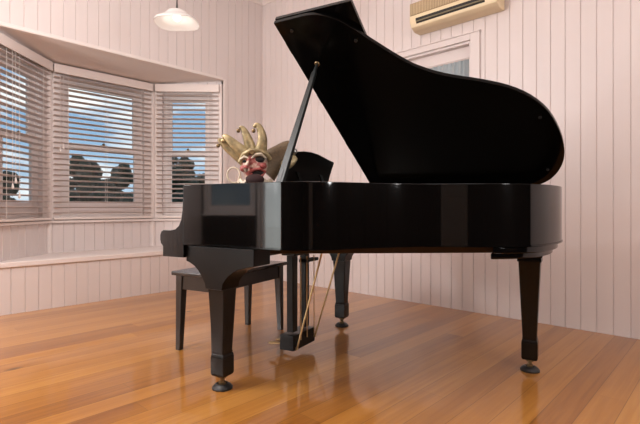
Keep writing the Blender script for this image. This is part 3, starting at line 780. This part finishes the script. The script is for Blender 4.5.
tree(120, 164, 1.75, 53, 'smaller round tree seen through the right half of the middle blind')
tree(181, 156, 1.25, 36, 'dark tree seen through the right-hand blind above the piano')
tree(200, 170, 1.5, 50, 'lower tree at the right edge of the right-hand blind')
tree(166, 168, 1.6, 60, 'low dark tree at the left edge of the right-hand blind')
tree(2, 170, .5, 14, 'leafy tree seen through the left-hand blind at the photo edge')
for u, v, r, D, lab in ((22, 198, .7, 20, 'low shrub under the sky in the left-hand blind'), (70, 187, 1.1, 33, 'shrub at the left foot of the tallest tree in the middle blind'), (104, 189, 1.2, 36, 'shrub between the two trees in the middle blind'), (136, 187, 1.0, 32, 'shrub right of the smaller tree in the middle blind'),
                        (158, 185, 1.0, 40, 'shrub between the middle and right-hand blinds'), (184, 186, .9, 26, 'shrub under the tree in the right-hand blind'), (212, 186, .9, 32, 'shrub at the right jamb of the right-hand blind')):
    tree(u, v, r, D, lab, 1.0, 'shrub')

# ------------------------------------------------------------------ sky
w = bpy.data.worlds.new('sky'); scene.world = w; w.use_nodes = True
N, L = w.node_tree.nodes, w.node_tree.links
bg = N['Background']; tc = N.new('ShaderNodeTexCoord'); sp = N.new('ShaderNodeSeparateXYZ'); L.new(tc.outputs['Generated'], sp.inputs[0])
cr = N.new('ShaderNodeValToRGB'); e = cr.color_ramp.elements
e[0].position = .0; e[0].color = (.50, .62, .74, 1); e[1].position = .5; e[1].color = (.10, .24, .48, 1); x = e.new(.14); x.color = (.27, .45, .66, 1)
L.new(sp.outputs['Z'], cr.inputs['Fac'])
mp_ = N.new('ShaderNodeMapping'); mp_.inputs['Scale'].default_value = (3.2, 3.2, 11); L.new(tc.outputs['Generated'], mp_.inputs['Vector'])
nz = N.new('ShaderNodeTexNoise'); nz.inputs['Scale'].default_value = 1.6; nz.inputs['Detail'].default_value = 7; nz.inputs['Roughness'].default_value = .55; L.new(mp_.outputs[0], nz.inputs['Vector'])
c2 = N.new('ShaderNodeValToRGB'); e = c2.color_ramp.elements; e[0].position = .45; e[0].color = (0, 0, 0, 1); e[1].position = .62; e[1].color = (1, 1, 1, 1)
L.new(nz.outputs['Fac'], c2.inputs['Fac'])
mx = N.new('ShaderNodeMix'); mx.data_type = 'RGBA'; L.new(c2.outputs['Color'], mx.inputs['Factor']); L.new(cr.outputs['Color'], mx.inputs['A']); mx.inputs['B'].default_value = (.95, .95, .95, 1)
L.new(mx.outputs['Result'], bg.inputs['Color']); bg.inputs['Strength'].default_value = 1.1

# ------------------------------------------------------------------ lights
def area(name, loc, target, sx, sy, power, col=(1, .96, .92)):
    l = bpy.data.lights.new(name, 'AREA'); l.shape = 'RECTANGLE'; l.size = sx; l.size_y = sy; l.energy = power; l.color = col
    o = bpy.data.objects.new(name, l); COL.objects.link(o); o.location = loc
    o.rotation_euler = (Vector(target)-Vector(loc)).to_track_quat('-Z', 'Y').to_euler(); return o
def point(name, loc, power, rad=.06, col=(1, .90, .80)):
    l = bpy.data.lights.new(name, 'POINT'); l.energy = power; l.shadow_soft_size = rad; l.color = col
    o = bpy.data.objects.new(name, l); COL.objects.link(o); o.location = loc; return o
# added area light at the guessed back door, for the piano rim's highlight; the bay lets in the sky
area('rim_highlight_area', (-3.13, YS-.25, 1.15), (-3.13, 0, 1.15), 1.05, 2.1, 45)
# glow of the pendant, then added unseen fill lights without fittings
point('pendant_glow', lamp_spots[0], .8, .03)
point('fill_light', (-2.3, .2, 2.45), 115, .35, (1, .985, .98))  # added fill from above to even out the walls
point('fill_light', (1.5, .2, 2.40), 32, .4, (1, .985, .98))
point('low_fill_light', (1.75, 1.6, 1.40), 85, .22, (1, .985, .98))  # added low fill, brightens the wall under the piano
point('low_fill_light', (-3.9, -1.5, 1.40), 135, .22, (1, .985, .98))

# ------------------------------------------------------------------ camera
cam = bpy.data.cameras.new('camera'); cam.sensor_width = 36; cam.lens = 36*449.8/640; cam.shift_y = (207.55-212)/640; cam.clip_start = .02; cam.clip_end = 500
co = bpy.data.objects.new('camera', cam); COL.objects.link(co); co.location = (0, 0, .9); co.rotation_euler = (math.pi/2, 0, YAW); scene.camera = co
vs = scene.view_settings; scene.display_settings.display_device = 'sRGB'
vs.view_transform = 'Standard'; vs.look = 'None'; vs.exposure = 0.18; vs.gamma = 1; vs.use_curve_mapping = False
scene.cycles.use_denoising = True; scene.cycles.max_bounces = 10; scene.cycles.sample_clamp_indirect = 6
scene.cycles.caustics_reflective = False; scene.cycles.caustics_refractive = False
